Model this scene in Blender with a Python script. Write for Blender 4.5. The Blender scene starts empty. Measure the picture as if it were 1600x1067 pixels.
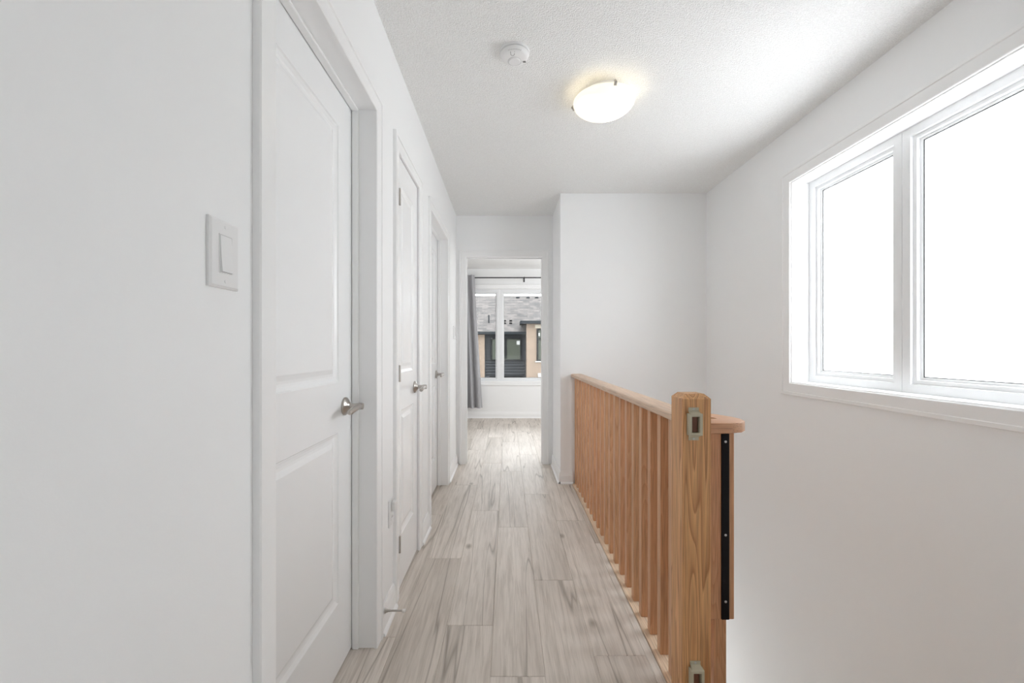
import bpy, bmesh, math, random
from mathutils import Vector, Matrix
random.seed(7)
sc = bpy.context.scene
COL = sc.collection

# ------------------------------------------------------------------ camera
CAMZ, F = 1.132, 650.0            # eye height (m), focal length in px of the 1600 px frame
VPX, VPY = 793.0, 545.0
cam_d = bpy.data.cameras.new('camera'); cam = bpy.data.objects.new('camera', cam_d); COL.objects.link(cam)
cam_d.sensor_width = 36.0; cam_d.lens = F/1600*36.0
cam_d.shift_x = (800-VPX)/1600; cam_d.shift_y = (VPY-533.5)/1600
cam_d.clip_start = 0.02; cam_d.clip_end = 400
cam.location = (0, 0, CAMZ); cam.rotation_euler = (math.pi/2, 0, 0)
sc.camera = cam

# ------------------------------------------------------------------ world (pale, lightly clouded sky)
w = bpy.data.worlds.new('sky'); sc.world = w; w.use_nodes = True
nt = w.node_tree; N = nt.nodes; L = nt.links
bg = N['Background']
tc = N.new('ShaderNodeTexCoord'); nz = N.new('ShaderNodeTexNoise'); nz.inputs['Scale'].default_value = 3.2
nz.inputs['Detail'].default_value = 4
rp = N.new('ShaderNodeValToRGB'); rp.color_ramp.elements[0].position = .30; rp.color_ramp.elements[1].position = .46
rp.color_ramp.elements[0].color = (.13, .20, .27, 1); rp.color_ramp.elements[1].color = (.94, .972, 1, 1)
L.new(tc.outputs['Generated'], nz.inputs['Vector']); L.new(nz.outputs['Fac'], rp.inputs['Fac'])
L.new(rp.outputs['Color'], bg.inputs['Color']); bg.inputs['Strength'].default_value = 2.65

# light portals: only tell the renderer where the sky enters (stair window, bedroom window)
for nm, loc, d, sx, sy in (('stair_window_portal', (1.79, 1.898, 1.523), (-1, 0, 0), 1.10, 1.17), ('bedroom_window_portal', (-.12, 6.87, 1.36), (0, -1, 0), 1.54, 1.50)):
    pd = bpy.data.lights.new(nm, 'AREA'); pd.shape = 'RECTANGLE'; pd.size = sx; pd.size_y = sy; pd.cycles.is_portal = True
    po = bpy.data.objects.new(nm, pd); COL.objects.link(po); po.location = loc
    po.rotation_euler = Vector(d).to_track_quat('-Z', 'Y').to_euler()
# unseen fill lamp added behind the camera, tilted up to bounce off the ceiling
ad = bpy.data.lights.new('rear_fill', 'AREA'); ad.shape = 'RECTANGLE'; ad.size = 1.9; ad.size_y = 1.7; ad.energy = 1.6; ad.color = (.95, .98, 1)
al = bpy.data.objects.new('rear_fill', ad); COL.objects.link(al); al.location = (.75, -1.2, .55)
al.rotation_euler = (math.radians(158), 0, 0)
# fill lamp added out of view in the stairwell to lift the lower right wall
dd = bpy.data.lights.new('downstairs_fill', 'AREA'); dd.shape = 'RECTANGLE'; dd.size = .6; dd.size_y = .5; dd.energy = .9; dd.color = (.90, .96, 1)
dl = bpy.data.objects.new('downstairs_fill', dd); COL.objects.link(dl); dl.location = (.90, 3.2, -1.77)
dl.rotation_euler = Vector((0, -.15, 1)).to_track_quat('-Z', 'Y').to_euler()
# added bedroom fill lamp; the right wall it stands at has no window
bd = bpy.data.lights.new('bedroom_fill', 'AREA'); bd.shape = 'RECTANGLE'; bd.size = 1.3; bd.size_y = 1.3; bd.energy = 6; bd.color = (.97, .98, 1)
bl = bpy.data.objects.new('bedroom_fill', bd); COL.objects.link(bl); bl.location = (1.84, 5.5, 1.5)
bl.rotation_euler = Vector((-1, 0, 0)).to_track_quat('-Z', 'Z').to_euler()

sc.view_settings.view_transform = 'Standard'; sc.view_settings.look = 'None'
sc.view_settings.gamma = 1.0; sc.view_settings.exposure = 2.08; sc.view_settings.use_curve_mapping = False
cy = sc.cycles
cy.use_denoising = True; cy.denoiser = 'OPENIMAGEDENOISE'; cy.denoising_prefilter = 'ACCURATE'; cy.max_bounces = 14; cy.diffuse_bounces = 9; cy.glossy_bounces = 4
cy.transmission_bounces = 8; cy.transparent_max_bounces = 8; cy.sample_clamp_indirect = 6.0
cy.caustics_reflective = False; cy.caustics_refractive = False

# ------------------------------------------------------------------ materials
MATS = {}
def new_mat(name):
    m = bpy.data.materials.new(name); m.use_nodes = True
    b = m.node_tree.nodes['Principled BSDF']; MATS[name] = m
    return m, m.node_tree.nodes, m.node_tree.links, b
def plain(name, col, rough=.5, metal=0., bump=None, spec=None):
    m, N, L, b = new_mat(name)
    b.inputs['Base Color'].default_value = (*col, 1); b.inputs['Roughness'].default_value = rough
    b.inputs['Metallic'].default_value = metal
    if spec is not None: b.inputs['Specular IOR Level'].default_value = spec
    if bump:
        scale, strength, dist = bump
        tc = N.new('ShaderNodeTexCoord'); nz = N.new('ShaderNodeTexNoise'); bp = N.new('ShaderNodeBump')
        nz.inputs['Scale'].default_value = scale; nz.inputs['Detail'].default_value = 3
        bp.inputs['Strength'].default_value = strength; bp.inputs['Distance'].default_value = dist
        L.new(tc.outputs['Object'], nz.inputs['Vector']); L.new(nz.outputs['Fac'], bp.inputs['Height'])
        L.new(bp.outputs['Normal'], b.inputs['Normal'])
    return m
plain('wall_paint', (.912, .917, .920), .55, bump=(220, .06, .002), spec=.3)
def ceil_mat():
    m, N, L, b = new_mat('ceiling_stipple'); b.inputs['Roughness'].default_value = .9; b.inputs['Specular IOR Level'].default_value = .1
    tc = N.new('ShaderNodeTexCoord'); nz = N.new('ShaderNodeTexNoise'); bp = N.new('ShaderNodeBump'); rp = N.new('ShaderNodeValToRGB')
    nz.inputs['Scale'].default_value = 210; nz.inputs['Detail'].default_value = 2
    bp.inputs['Strength'].default_value = 1; bp.inputs['Distance'].default_value = .006
    rp.color_ramp.elements[0].position = .35; rp.color_ramp.elements[0].color = (.88, .878, .868, 1)
    rp.color_ramp.elements[1].position = .6; rp.color_ramp.elements[1].color = (.945, .945, .938, 1)  # relief shade put into the colour as well: stipple hollows darker
    L.new(tc.outputs['Object'], nz.inputs['Vector']); L.new(nz.outputs['Fac'], bp.inputs['Height']); L.new(nz.outputs['Fac'], rp.inputs['Fac'])
    L.new(bp.outputs['Normal'], b.inputs['Normal']); L.new(rp.outputs['Color'], b.inputs['Base Color'])
ceil_mat()
plain('trim_paint', (.915, .917, .918), .28)
plain('door_paint', (.905, .912, .918), .26, bump=(60, .02, .001))
plain('vinyl', (.84, .85, .86), .35)
plain('gasket', (.03, .03, .03), .6)
plain('nickel', (.50, .47, .44), .28, 1.0)
plain('steel_screw', (.55, .55, .55), .35, 1.0)
plain('white_plastic', (.84, .84, .84), .35)
plain('grey_plastic', (.55, .55, .55), .5)
plain('black_mark', (.05, .05, .05), .6)
plain('slot_dark', (.12, .12, .12), .6)
plain('bracket_beige', (.50, .46, .34), .42)
plain('black_strip', (.008, .006, .008), .55, spec=.2)
plain('rubber_white', (.75, .73, .70), .7)
plain('rod_dark', (.03, .03, .032), .35)
plain('fascia_dark', (.010, .0115, .013), .7, spec=.05)
plain('frame_black', (.008, .008, .008), .7, spec=.03)
plain('lintel_cream', (.19, .165, .13), .8)
plain('siding_grey', (.019, .0198, .0215), .7, spec=.05)
plain('house_white', (.24, .24, .235), .6)
plain('ground_mix', (.22, .22, .20), .9, bump=(6, .4, .02))
plain('latch_brown', (.16, .06, .03), .5)
plain('stair_wall', (.912, .917, .920), .6)

def wood(name, axis, ca, cb, cc, ring=38., rough=.42, hue=.3, pore=.5):
    """oak: plain-sawn rings along one axis + fine pores; every object gets its own shift"""
    m, N, L, b = new_mat(name)
    tc = N.new('ShaderNodeTexCoord'); oi = N.new('ShaderNodeObjectInfo')
    mul = N.new('ShaderNodeVectorMath'); mul.operation = 'MULTIPLY'
    s = [1., 1., 1.]; s[axis] = .055; mul.inputs[1].default_value = s
    off = N.new('ShaderNodeVectorMath'); off.operation = 'SCALE'; off.inputs[0].default_value = (3.1, 2.3, 1.7)
    L.new(oi.outputs['Random'], off.inputs['Scale'])
    add = N.new('ShaderNodeVectorMath'); add.operation = 'ADD'
    L.new(tc.outputs['Object'], mul.inputs[0]); L.new(mul.outputs[0], add.inputs[0]); L.new(off.outputs[0], add.inputs[1])
    nz = N.new('ShaderNodeTexNoise'); nz.inputs['Scale'].default_value = 9; nz.inputs['Detail'].default_value = 2
    L.new(add.outputs[0], nz.inputs['Vector'])
    wv = N.new('ShaderNodeMath'); wv.operation = 'MULTIPLY'; wv.inputs[1].default_value = ring
    L.new(nz.outputs['Fac'], wv.inputs[0])
    sn = N.new('ShaderNodeMath'); sn.operation = 'FRACT'; L.new(wv.outputs[0], sn.inputs[0])
    rp = N.new('ShaderNodeValToRGB'); e = rp.color_ramp.elements
    e[0].position = 0; e[0].color = (*ca, 1); e[1].position = 1; e[1].color = (*cb, 1)
    e2 = rp.color_ramp.elements.new(.7); e2.color = tuple(.5*(x+y) for x, y in zip(ca, cb))+(1,)
    e3 = rp.color_ramp.elements.new(.93); e3.color = (*cb, 1); e[-1].color = (*ca, 1)
    L.new(sn.outputs[0], rp.inputs['Fac'])
    # pores
    m2 = N.new('ShaderNodeVectorMath'); m2.operation = 'MULTIPLY'; s2 = [1., 1., 1.]; s2[axis] = .025; m2.inputs[1].default_value = s2
    L.new(tc.outputs['Object'], m2.inputs[0])
    a2 = N.new('ShaderNodeVectorMath'); a2.operation = 'ADD'; L.new(m2.outputs[0], a2.inputs[0]); L.new(off.outputs[0], a2.inputs[1])
    n2 = N.new('ShaderNodeTexNoise'); n2.inputs['Scale'].default_value = 330; n2.inputs['Detail'].default_value = 2
    L.new(a2.outputs[0], n2.inputs['Vector'])
    r2 = N.new('ShaderNodeValToRGB'); r2.color_ramp.elements[0].position = .35; r2.color_ramp.elements[1].position = .55
    r2.color_ramp.elements[0].color = (1-pore, 1-pore, 1-pore, 1); r2.color_ramp.elements[1].color = (1, 1, 1, 1)
    L.new(n2.outputs['Fac'], r2.inputs['Fac'])
    mx = N.new('ShaderNodeMix'); mx.data_type = 'RGBA'; mx.blend_type = 'MULTIPLY'; mx.inputs[0].default_value = .6
    L.new(rp.outputs['Color'], mx.inputs[6]); L.new(r2.outputs['Color'], mx.inputs[7])
    # tint per piece
    mt = N.new('ShaderNodeMix'); mt.data_type = 'RGBA'; mt.blend_type = 'MIX'
    sc_ = N.new('ShaderNodeMath'); sc_.operation = 'MULTIPLY'; sc_.inputs[1].default_value = hue
    L.new(oi.outputs['Random'], sc_.inputs[0]); L.new(sc_.outputs[0], mt.inputs[0])
    L.new(mx.outputs[2], mt.inputs[6]); mt.inputs[7].default_value = (*cc, 1)
    L.new(mt.outputs[2], b.inputs['Base Color'])
    b.inputs['Roughness'].default_value = rough
    bp = N.new('ShaderNodeBump'); bp.inputs['Strength'].default_value = .12; bp.inputs['Distance'].default_value = .001
    L.new(n2.outputs['Fac'], bp.inputs['Height']); L.new(bp.outputs['Normal'], b.inputs['Normal'])
    return m
OA, OB, OC = (.70, .415, .235), (.58, .31, .16), (.60, .26, .13)
wood('oak_z', 2, OA, OB, OC)
wood('oak_y', 1, (.72, .54, .40), (.62, .43, .30), OA)
wood('oak_x', 0, (.64, .40, .25), (.54, .30, .18), OC)
wood('oak_tread', 0, (.78, .63, .48), (.70, .54, .40), (.74, .58, .44), ring=24., hue=.2)
wood('oak_newel', 2, (.78, .43, .19), (.45, .19, .066), OA, ring=26., hue=.10)
wood('oak_nosing', 1, (.80, .64, .48), (.72, .54, .38), OA, ring=20., hue=.05)

def floor_mat():
    m, N, L, b = new_mat('floor_wood')
    tc = N.new('ShaderNodeTexCoord'); oi = N.new('ShaderNodeObjectInfo')
    off = N.new('ShaderNodeVectorMath'); off.operation = 'SCALE'; off.inputs[0].default_value = (17.3, 31.7, 5.)
    L.new(oi.outputs['Random'], off.inputs['Scale'])
    add = N.new('ShaderNodeVectorMath'); add.operation = 'ADD'
    L.new(tc.outputs['Object'], add.inputs[0]); L.new(off.outputs[0], add.inputs[1])
    def noise(scale, vec, detail=3, rough=.55, dist=0.):
        mp = N.new('ShaderNodeVectorMath'); mp.operation = 'MULTIPLY'; mp.inputs[1].default_value = vec
        n = N.new('ShaderNodeTexNoise'); n.inputs['Scale'].default_value = scale; n.inputs['Detail'].default_value = detail
        n.inputs['Roughness'].default_value = rough; n.inputs['Distortion'].default_value = dist
        L.new(add.outputs[0], mp.inputs[0]); L.new(mp.outputs[0], n.inputs['Vector']); return n
    def ramp(src, p0, c0, p1, c1):
        r = N.new('ShaderNodeValToRGB'); e = r.color_ramp.elements
        e[0].position = p0; e[0].color = (*c0, 1); e[1].position = p1; e[1].color = (*c1, 1)
        L.new(src, r.inputs['Fac']); return r.outputs['Color']
    def mult(a, c, fac=1.):
        x = N.new('ShaderNodeMix'); x.data_type = 'RGBA'; x.blend_type = 'MULTIPLY'; x.inputs[0].default_value = fac
        L.new(a, x.inputs[6]); L.new(c, x.inputs[7]); return x.outputs[2]
    base = ramp(oi.outputs['Random'], 0, (.61, .555, .50), 1, (.71, .655, .60))
    broad = noise(6, (1, .22, 1), 3, .5, .4)
    grain = noise(60, (1, .05, 1), 4, .65, .5)
    fine = noise(260, (1, .03, 1), 2)
    c = mult(base, ramp(broad.outputs['Fac'], .3, (.86, .85, .84), .62, (1.04, 1.04, 1.04)))
    c = mult(c, ramp(grain.outputs['Fac'], .32, (.76, .74, .72), .56, (1.04, 1.04, 1.04)), .8)
    c = mult(c, ramp(fine.outputs['Fac'], .3, (.86, .85, .84), .6, (1.03, 1.03, 1.03)), .6)
    # dark splits: narrow valleys of a slow, stretched noise
    cr = noise(4.2, (1.9, .075, 1), 2, .4, .1)
    sub = N.new('ShaderNodeMath'); sub.operation = 'SUBTRACT'; sub.inputs[1].default_value = .56; L.new(cr.outputs['Fac'], sub.inputs[0])
    ab = N.new('ShaderNodeMath'); ab.operation = 'ABSOLUTE'; L.new(sub.outputs[0], ab.inputs[0])
    c = mult(c, ramp(ab.outputs[0], .0, (.50, .48, .45), .010, (1, 1, 1)), .8)
    # knots
    mp = N.new('ShaderNodeVectorMath'); mp.operation = 'MULTIPLY'; mp.inputs[1].default_value = (1, .55, 1); L.new(add.outputs[0], mp.inputs[0])
    vo = N.new('ShaderNodeTexVoronoi'); vo.inputs['Scale'].default_value = 3.1; vo.inputs['Randomness'].default_value = 1
    L.new(mp.outputs[0], vo.inputs['Vector'])
    c = mult(c, ramp(vo.outputs['Distance'], .02, (.42, .39, .35), .07, (1, 1, 1)), .8)
    L.new(c, b.inputs['Base Color']); b.inputs['Roughness'].default_value = .48
    b.inputs['Specular IOR Level'].default_value = .16
    bp = N.new('ShaderNodeBump'); bp.inputs['Strength'].default_value = .15; bp.inputs['Distance'].default_value = .001
    L.new(grain.outputs['Fac'], bp.inputs['Height']); L.new(bp.outputs['Normal'], b.inputs['Normal'])
floor_mat()

def glass_mats():
    m, N, L, b = new_mat('clear_glass')
    N.remove(b); out = N['Material Output']
    tr = N.new('ShaderNodeBsdfTransparent'); tr.inputs['Color'].default_value = (.96, .97, .97, 1)
    gl = N.new('ShaderNodeBsdfGlossy'); gl.inputs['Roughness'].default_value = .03
    fr = N.new('ShaderNodeFresnel'); fr.inputs['IOR'].default_value = 1.45
    mx = N.new('ShaderNodeMixShader'); L.new(fr.outputs[0], mx.inputs[0]); L.new(tr.outputs[0], mx.inputs[1]); L.new(gl.outputs[0], mx.inputs[2])
    L.new(mx.outputs[0], out.inputs['Surface'])
    for nm, col, g, ro in (('frosted_glass', (.97, .975, .98), .05, .25), ('opal_glass', (1.0, .93, .80), .05, .3)):
        m, N, L, b = new_mat(nm); N.remove(b); out = N['Material Output']
        tl = N.new('ShaderNodeBsdfTranslucent'); tl.inputs['Color'].default_value = (*col, 1)
        df = N.new('ShaderNodeBsdfDiffuse'); df.inputs['Color'].default_value = (*[x*.9 for x in col], 1)
        m1 = N.new('ShaderNodeMixShader'); m1.inputs[0].default_value = .12; L.new(tl.outputs[0], m1.inputs[1]); L.new(df.outputs[0], m1.inputs[2])
        gl = N.new('ShaderNodeBsdfGlossy'); gl.inputs['Roughness'].default_value = ro
        mx = N.new('ShaderNodeMixShader'); mx.inputs[0].default_value = g; L.new(m1.outputs[0], mx.inputs[1]); L.new(gl.outputs[0], mx.inputs[2])
        last = mx
        if nm == 'frosted_glass':
            tp = N.new('ShaderNodeBsdfTransparent'); m3 = N.new('ShaderNodeMixShader'); m3.inputs[0].default_value = .65
            L.new(mx.outputs[0], m3.inputs[1]); L.new(tp.outputs[0], m3.inputs[2]); last = m3
        L.new(last.outputs[0], out.inputs['Surface'])
glass_mats()
plain('far_pane', (.026, .029, .021), .15, spec=.1)

def fabric_mat():
    m, N, L, b = new_mat('curtain_grey'); b.inputs['Base Color'].default_value = (.37, .37, .385, 1); b.inputs['Roughness'].default_value = .6
    b.inputs['Sheen Weight'].default_value = .3
fabric_mat()
def brick_mat():
    m, N, L, b = new_mat('brick_tan')
    tc = N.new('ShaderNodeTexCoord'); mp = N.new('ShaderNodeMapping'); mp.inputs['Rotation'].default_value = (math.pi/2, 0, 0)
    br = N.new('ShaderNodeTexBrick'); br.inputs['Scale'].default_value = 2.2
    br.inputs['Color1'].default_value = (.118, .082, .057, 1); br.inputs['Color2'].default_value = (.096, .067, .047, 1)
    br.inputs['Mortar'].default_value = (.105, .088, .07, 1); br.inputs['Mortar Size'].default_value = .012
    L.new(tc.outputs['Object'], mp.inputs[0]); L.new(mp.outputs[0], br.inputs['Vector']); L.new(br.outputs['Color'], b.inputs['Base Color'])
    b.inputs['Roughness'].default_value = .85
    m, N, L, b = new_mat('shingles')
    tc = N.new('ShaderNodeTexCoord'); br = N.new('ShaderNodeTexBrick'); br.inputs['Scale'].default_value = 1.1
    br.inputs['Color1'].default_value = (.055, .046, .042, 1); br.inputs['Color2'].default_value = (.018, .0155, .0145, 1)
    br.inputs['Mortar'].default_value = (.009, .008, .007, 1); br.inputs['Mortar Size'].default_value = .012
    nz = N.new('ShaderNodeTexNoise'); nz.inputs['Scale'].default_value = 3; nz.inputs['Detail'].default_value = 6; nz.inputs['Roughness'].default_value = .75
    mx = N.new('ShaderNodeMix'); mx.data_type = 'RGBA'; mx.blend_type = 'OVERLAY'; mx.inputs[0].default_value = .8
    L.new(tc.outputs['UV'], br.inputs['Vector']); L.new(tc.outputs['Object'], nz.inputs['Vector'])
    L.new(br.outputs['Color'], mx.inputs[6]); L.new(nz.outputs['Fac'], mx.inputs[7]); L.new(mx.outputs[2], b.inputs['Base Color'])
    b.inputs['Roughness'].default_value = .9
brick_mat()

# ------------------------------------------------------------------ helpers
def tag(o, label=None, cat=None, group=None, kind=None):
    if label: o['label'] = label
    if cat: o['category'] = cat
    if group: o['group'] = group
    if kind: o['kind'] = kind
    return o
def link(name, me, mat, parent=None, loc=None):
    o = bpy.data.objects.new(name, me); COL.objects.link(o)
    if mat and not me.materials: me.materials.append(MATS[mat])
    if parent: o.parent = parent
    if loc is not None: o.location = loc
    return o
def obj(name, bm, mat, parent=None, loc=None, smooth=None):
    bmesh.ops.recalc_face_normals(bm, faces=bm.faces)
    me = bpy.data.meshes.new(name); bm.to_mesh(me); bm.free()
    if smooth is not None:
        for p in me.polygons: p.use_smooth = True
        me.set_sharp_from_angle(angle=math.radians(smooth))
    return link(name, me, mat, parent, loc)
def empty(name, loc=(0, 0, 0)):
    o = bpy.data.objects.new(name, None); COL.objects.link(o); o.location = loc; o.empty_display_size = .1; return o
def BM(): return bmesh.new()
def bx(bm, x0, x1, y0, y1, z0, z1, bev=0., seg=1):
    b2 = bmesh.new() if bev else bm
    vs = [b2.verts.new(p) for p in ((x0,y0,z0),(x1,y0,z0),(x1,y1,z0),(x0,y1,z0),(x0,y0,z1),(x1,y0,z1),(x1,y1,z1),(x0,y1,z1))]
    for f in ((0,3,2,1),(4,5,6,7),(0,1,5,4),(1,2,6,5),(2,3,7,6),(3,0,4,7)): b2.faces.new([vs[i] for i in f])
    if bev:
        bmesh.ops.bevel(b2, geom=b2.edges[:], offset=bev, segments=seg, profile=.5, affect='EDGES')
        merge(bm, b2)
    return bm
def merge(bm, b2):
    mp = {v: bm.verts.new(v.co) for v in b2.verts}
    for f in b2.faces: bm.faces.new([mp[v] for v in f.verts])
    b2.free()
def box(name, mat, parent, x0, x1, y0, y1, z0, z1, bev=0., seg=1, smooth=None):
    return obj(name, bx(BM(), x0, x1, y0, y1, z0, z1, bev, seg), mat, parent, smooth=smooth)
def frame_of(d):
    d = Vector(d).normalized(); a = Vector((0, 0, 1)) if abs(d.z) < .9 else Vector((1, 0, 0))
    u = d.cross(a).normalized(); v = d.cross(u).normalized(); return d, u, v
def lathe(bm, base, axis, prof, seg=24, cap=True):
    """prof: list of (along axis, radius)"""
    d, u, v = frame_of(axis); base = Vector(base); rings = []
    for h, r in prof:
        if r < 1e-6: rings.append([bm.verts.new(base+d*h)])
        else: rings.append([bm.verts.new(base+d*h+(u*math.cos(2*math.pi*k/seg)+v*math.sin(2*math.pi*k/seg))*r) for k in range(seg)])
    for a, b in zip(rings, rings[1:]):
        for k in range(seg):
            k2 = (k+1) % seg
            if len(a) == 1 and len(b) == 1: continue
            if len(a) == 1: bm.faces.new((a[0], b[k], b[k2]))
            elif len(b) == 1: bm.faces.new((a[k], a[k2], b[0]))
            else: bm.faces.new((a[k], a[k2], b[k2], b[k]))
    if cap:
        for r in (rings[0], rings[-1]):
            if len(r) > 1: bm.faces.new(r)
    return bm
def tube(bm, pts, radii, seg=12):
    pts = [Vector(p) for p in pts]; rings = []
    if not isinstance(radii, (list, tuple)): radii = [radii]*len(pts)
    u0 = None
    for i, p in enumerate(pts):
        d = (pts[min(i+1, len(pts)-1)]-pts[max(i-1, 0)]).normalized()
        if u0 is None: _, u0, _ = frame_of(d)
        u = (u0-d*u0.dot(d)).normalized(); u0 = u; v = d.cross(u)
        rings.append([bm.verts.new(p+(u*math.cos(2*math.pi*k/seg)+v*math.sin(2*math.pi*k/seg))*radii[i]) for k in range(seg)])
    for a, b in zip(rings, rings[1:]):
        for k in range(seg): bm.faces.new((a[k], a[(k+1) % seg], b[(k+1) % seg], b[k]))
    bm.faces.new(rings[0]); bm.faces.new(rings[-1]); return bm
def extrude_poly(bm, poly, vec):
    vec = Vector(vec); a = [bm.verts.new(p) for p in poly]; b = [bm.verts.new(Vector(p)+vec) for p in poly]
    n = len(a)
    for i in range(n): bm.faces.new((a[i], a[(i+1) % n], b[(i+1) % n], b[i]))
    bm.faces.new(a); bm.faces.new(b[::-1]); return bm
def moulding(bm, p0, p1, out, nrm, prof, mit0=0, mit1=0):
    """extrude prof [(w,t)] from p0 to p1; w grows along out, t along nrm; mitred ends"""
    p0, p1, out, nrm = Vector(p0), Vector(p1), Vector(out), Vector(nrm); d = (p1-p0).normalized()
    a = [bm.verts.new(p0+out*w+nrm*t-d*(w*mit0)) for w, t in prof]
    b = [bm.verts.new(p1+out*w+nrm*t+d*(w*mit1)) for w, t in prof]
    n = len(prof)
    for i in range(n): bm.faces.new((a[i], a[(i+1) % n], b[(i+1) % n], b[i]))
    bm.faces.new(a); bm.faces.new(b[::-1]); return bm
def ring_frame(bm, o, u, v, n, u0, u1, v0, v1, prof):
    """closed mitred frame round the rectangle u0..u1, v0..v1; prof (w outward, t along n)"""
    o, u, v, n = Vector(o), Vector(u), Vector(v), Vector(n); rings = []
    for (cu, cv, su, sv) in ((u0, v0, -1, -1), (u1, v0, 1, -1), (u1, v1, 1, 1), (u0, v1, -1, 1)):
        rings.append([bm.verts.new(o+u*(cu+su*w)+v*(cv+sv*w)+n*t) for w, t in prof])
    m = len(prof)
    for k in range(4):
        a, b = rings[k], rings[(k+1) % 4]
        for i in range(m): bm.faces.new((a[i], a[(i+1) % m], b[(i+1) % m], b[i]))
    return bm
def copy_tree(o, parent=None):
    c = o.copy(); COL.objects.link(c); c.parent = parent
    for ch in list(o.children): copy_tree(ch, c)
    return c

H = 2.44                      # ceiling height
XL, XR = -.503, 1.674         # hall left wall, stair-side right wall
XC = .445                     # corridor right wall beyond the jog
YJ, YE = 3.50, 4.088          # jog wall, end wall (hall face)
YB = 6.81                     # bedroom window wall
YBACK = -2.2
CW = .065                     # casing width
CASING = [(0, 0), (0, .009), (.003, .0115), (.046, .0125), (.049, .0165), (.0625, .0165), (.065, .0135), (.065, 0)]
BASEB = [(0, 0), (0, .0135), (.066, .0135), (.070, .0115), (.090, .009), (.098, .0055), (.104, .005), (.104, 0)]
SHOE = [(0, 0), (0, .024), (.008, .022), (.016, .0135), (.016, 0)]

# ================================================================== STRUCTURE
floor = box('floor', 'stair_wall', None, -1.75, .60, YBACK-.1, 7.0, -.26, -.012)
# landing part to the right (behind the stair opening) and bedroom right part belong to the same slab
bm = BM(); bx(bm, -1.75, .60, YBACK-.1, 7.0, -.26, -.0125); bx(bm, .60, 1.95, YBACK-.1, 1.0, -.26, -.0125); bx(bm, .60, 1.95, 3.62, 7.0, -.26, -.0125)
old = floor.data; bmesh.ops.recalc_face_normals(bm, faces=bm.faces); me = bpy.data.meshes.new('floor'); bm.to_mesh(me); bm.free()
me.materials.append(MATS['stair_wall']); floor.data = me; bpy.data.meshes.remove(old)
tag(floor, 'grey oak plank floor running down the hallway into the bedroom', 'floor', kind='structure')
PW, PL = .19, 1.206
phase = {0: 2.84, 1: 2.25, 2: 2.91, 3: 2.644, 4: 2.037, 5: 1.536}
pm = {}
def plank(x0, x1, y0, y1):
    key = (round(x1-x0, 3), round(y1-y0, 3))
    if key not in pm:
        hw, hl, c = (x1-x0)/2, (y1-y0)/2, .0022
        b = BM()
        lo = [b.verts.new((sx*hw, sy*hl, -.012)) for sx, sy in ((-1,-1),(1,-1),(1,1),(-1,1))]
        mi = [b.verts.new((sx*hw, sy*hl, -c)) for sx, sy in ((-1,-1),(1,-1),(1,1),(-1,1))]
        hi = [b.verts.new((sx*(hw-c), sy*(hl-c), 0)) for sx, sy in ((-1,-1),(1,-1),(1,1),(-1,1))]
        for A, B in ((lo, mi), (mi, hi)):
            for k in range(4): b.faces.new((A[k], A[(k+1)%4], B[(k+1)%4], B[k]))
        b.faces.new(hi); b.faces.new(lo[::-1]); bmesh.ops.recalc_face_normals(b, faces=b.faces)
        me = bpy.data.meshes.new('plank'); b.to_mesh(me); b.free(); me.materials.append(MATS['floor_wood']); pm[key] = me
    link('plank', pm[key], None, floor, ((x0+x1)/2, (y0+y1)/2, 0))
for ci in range(-6, 13):
    xa = -.63+ci*PW; xb = xa+PW
    ph = phase.get(ci, 1.0+((ci*37) % 11)*.11)
    k = math.floor((YBACK-ph)/PL)
    while ph+k*PL < 6.83:
        ya, yb = ph+k*PL, ph+(k+1)*PL; k += 1
        ya, yb = max(ya, YBACK), min(yb, 6.83)
        spans = [(YBACK, 6.83)]
        x0, x1 = xa, xb
        if ci < 0: spans = [(4.15, 6.83)]
        if ci == 0: x0 = -.605 if yb < 4.2 else xa
        if ci == 6:                                            # narrow rip along the nosing
            spans = [(YBACK, 1.0), (3.62, 6.83)]
            if min(yb, 3.62)-max(ya, 1.0) > .02: plank(xa, .541, max(ya, 1.0), min(yb, 3.62))
        if ci > 6: spans = [(YBACK, 1.0), (4.15, 6.83)]
        if ci == 12: x1 = 1.70
        for s0, s1 in spans:
            a, b = max(ya, s0), min(yb, s1)
            if b-a > .02: plank(x0, x1, a, b)

ceiling = box('ceiling', 'ceiling_stipple', None, -1.80, 1.97, YBACK-.15, 7.0, H, H+.15)
tag(ceiling, 'white stippled ceiling over the hallway and stairs', 'ceiling', kind='structure')

# openings on the left wall: (near inner edge, far inner edge)
D1, D2, D3 = (.886, 1.570), (1.892, 2.335), (2.693, 3.448)
DH = 2.032
def left_wall():
    b = BM(); y = YBACK
    for (a, c) in (D1, D2, D3):
        g = .016
        bx(b, XL-.12, XL, y, a-g, 0, H); bx(b, XL-.12, XL, a-g, c+g, DH+g, H); y = c+g
    bx(b, XL-.12, XL, y, YE, 0, H)
    return obj('wall_left', b, 'wall_paint')
tag(left_wall(), 'white painted hallway wall with three doors', 'wall', kind='structure')

W1 = (1.340, 2.456, .932, 2.114)     # stair window opening y0,y1,z0,z1
b = BM(); XO = XR+.19
bx(b, XR, XO, YBACK, W1[0], -2.3, H); bx(b, XR, XO, W1[1], YJ, -2.3, H)
bx(b, XR, XO, W1[0], W1[1], -2.3, W1[2]); bx(b, XR, XO, W1[0], W1[1], W1[3], H)
tag(obj('wall_right', b, 'wall_paint'), 'white stairwell wall holding the large frosted window', 'wall', kind='structure')

b = BM()
bx(b, XC, 1.86, YJ, YE, 0, H); bx(b, .6005, 1.86, YJ, YJ+.12, -2.3, 0)
tag(obj('wall_jog', b, 'wall_paint'), 'white wall facing the camera behind the stair opening', 'wall', kind='structure')

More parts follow.
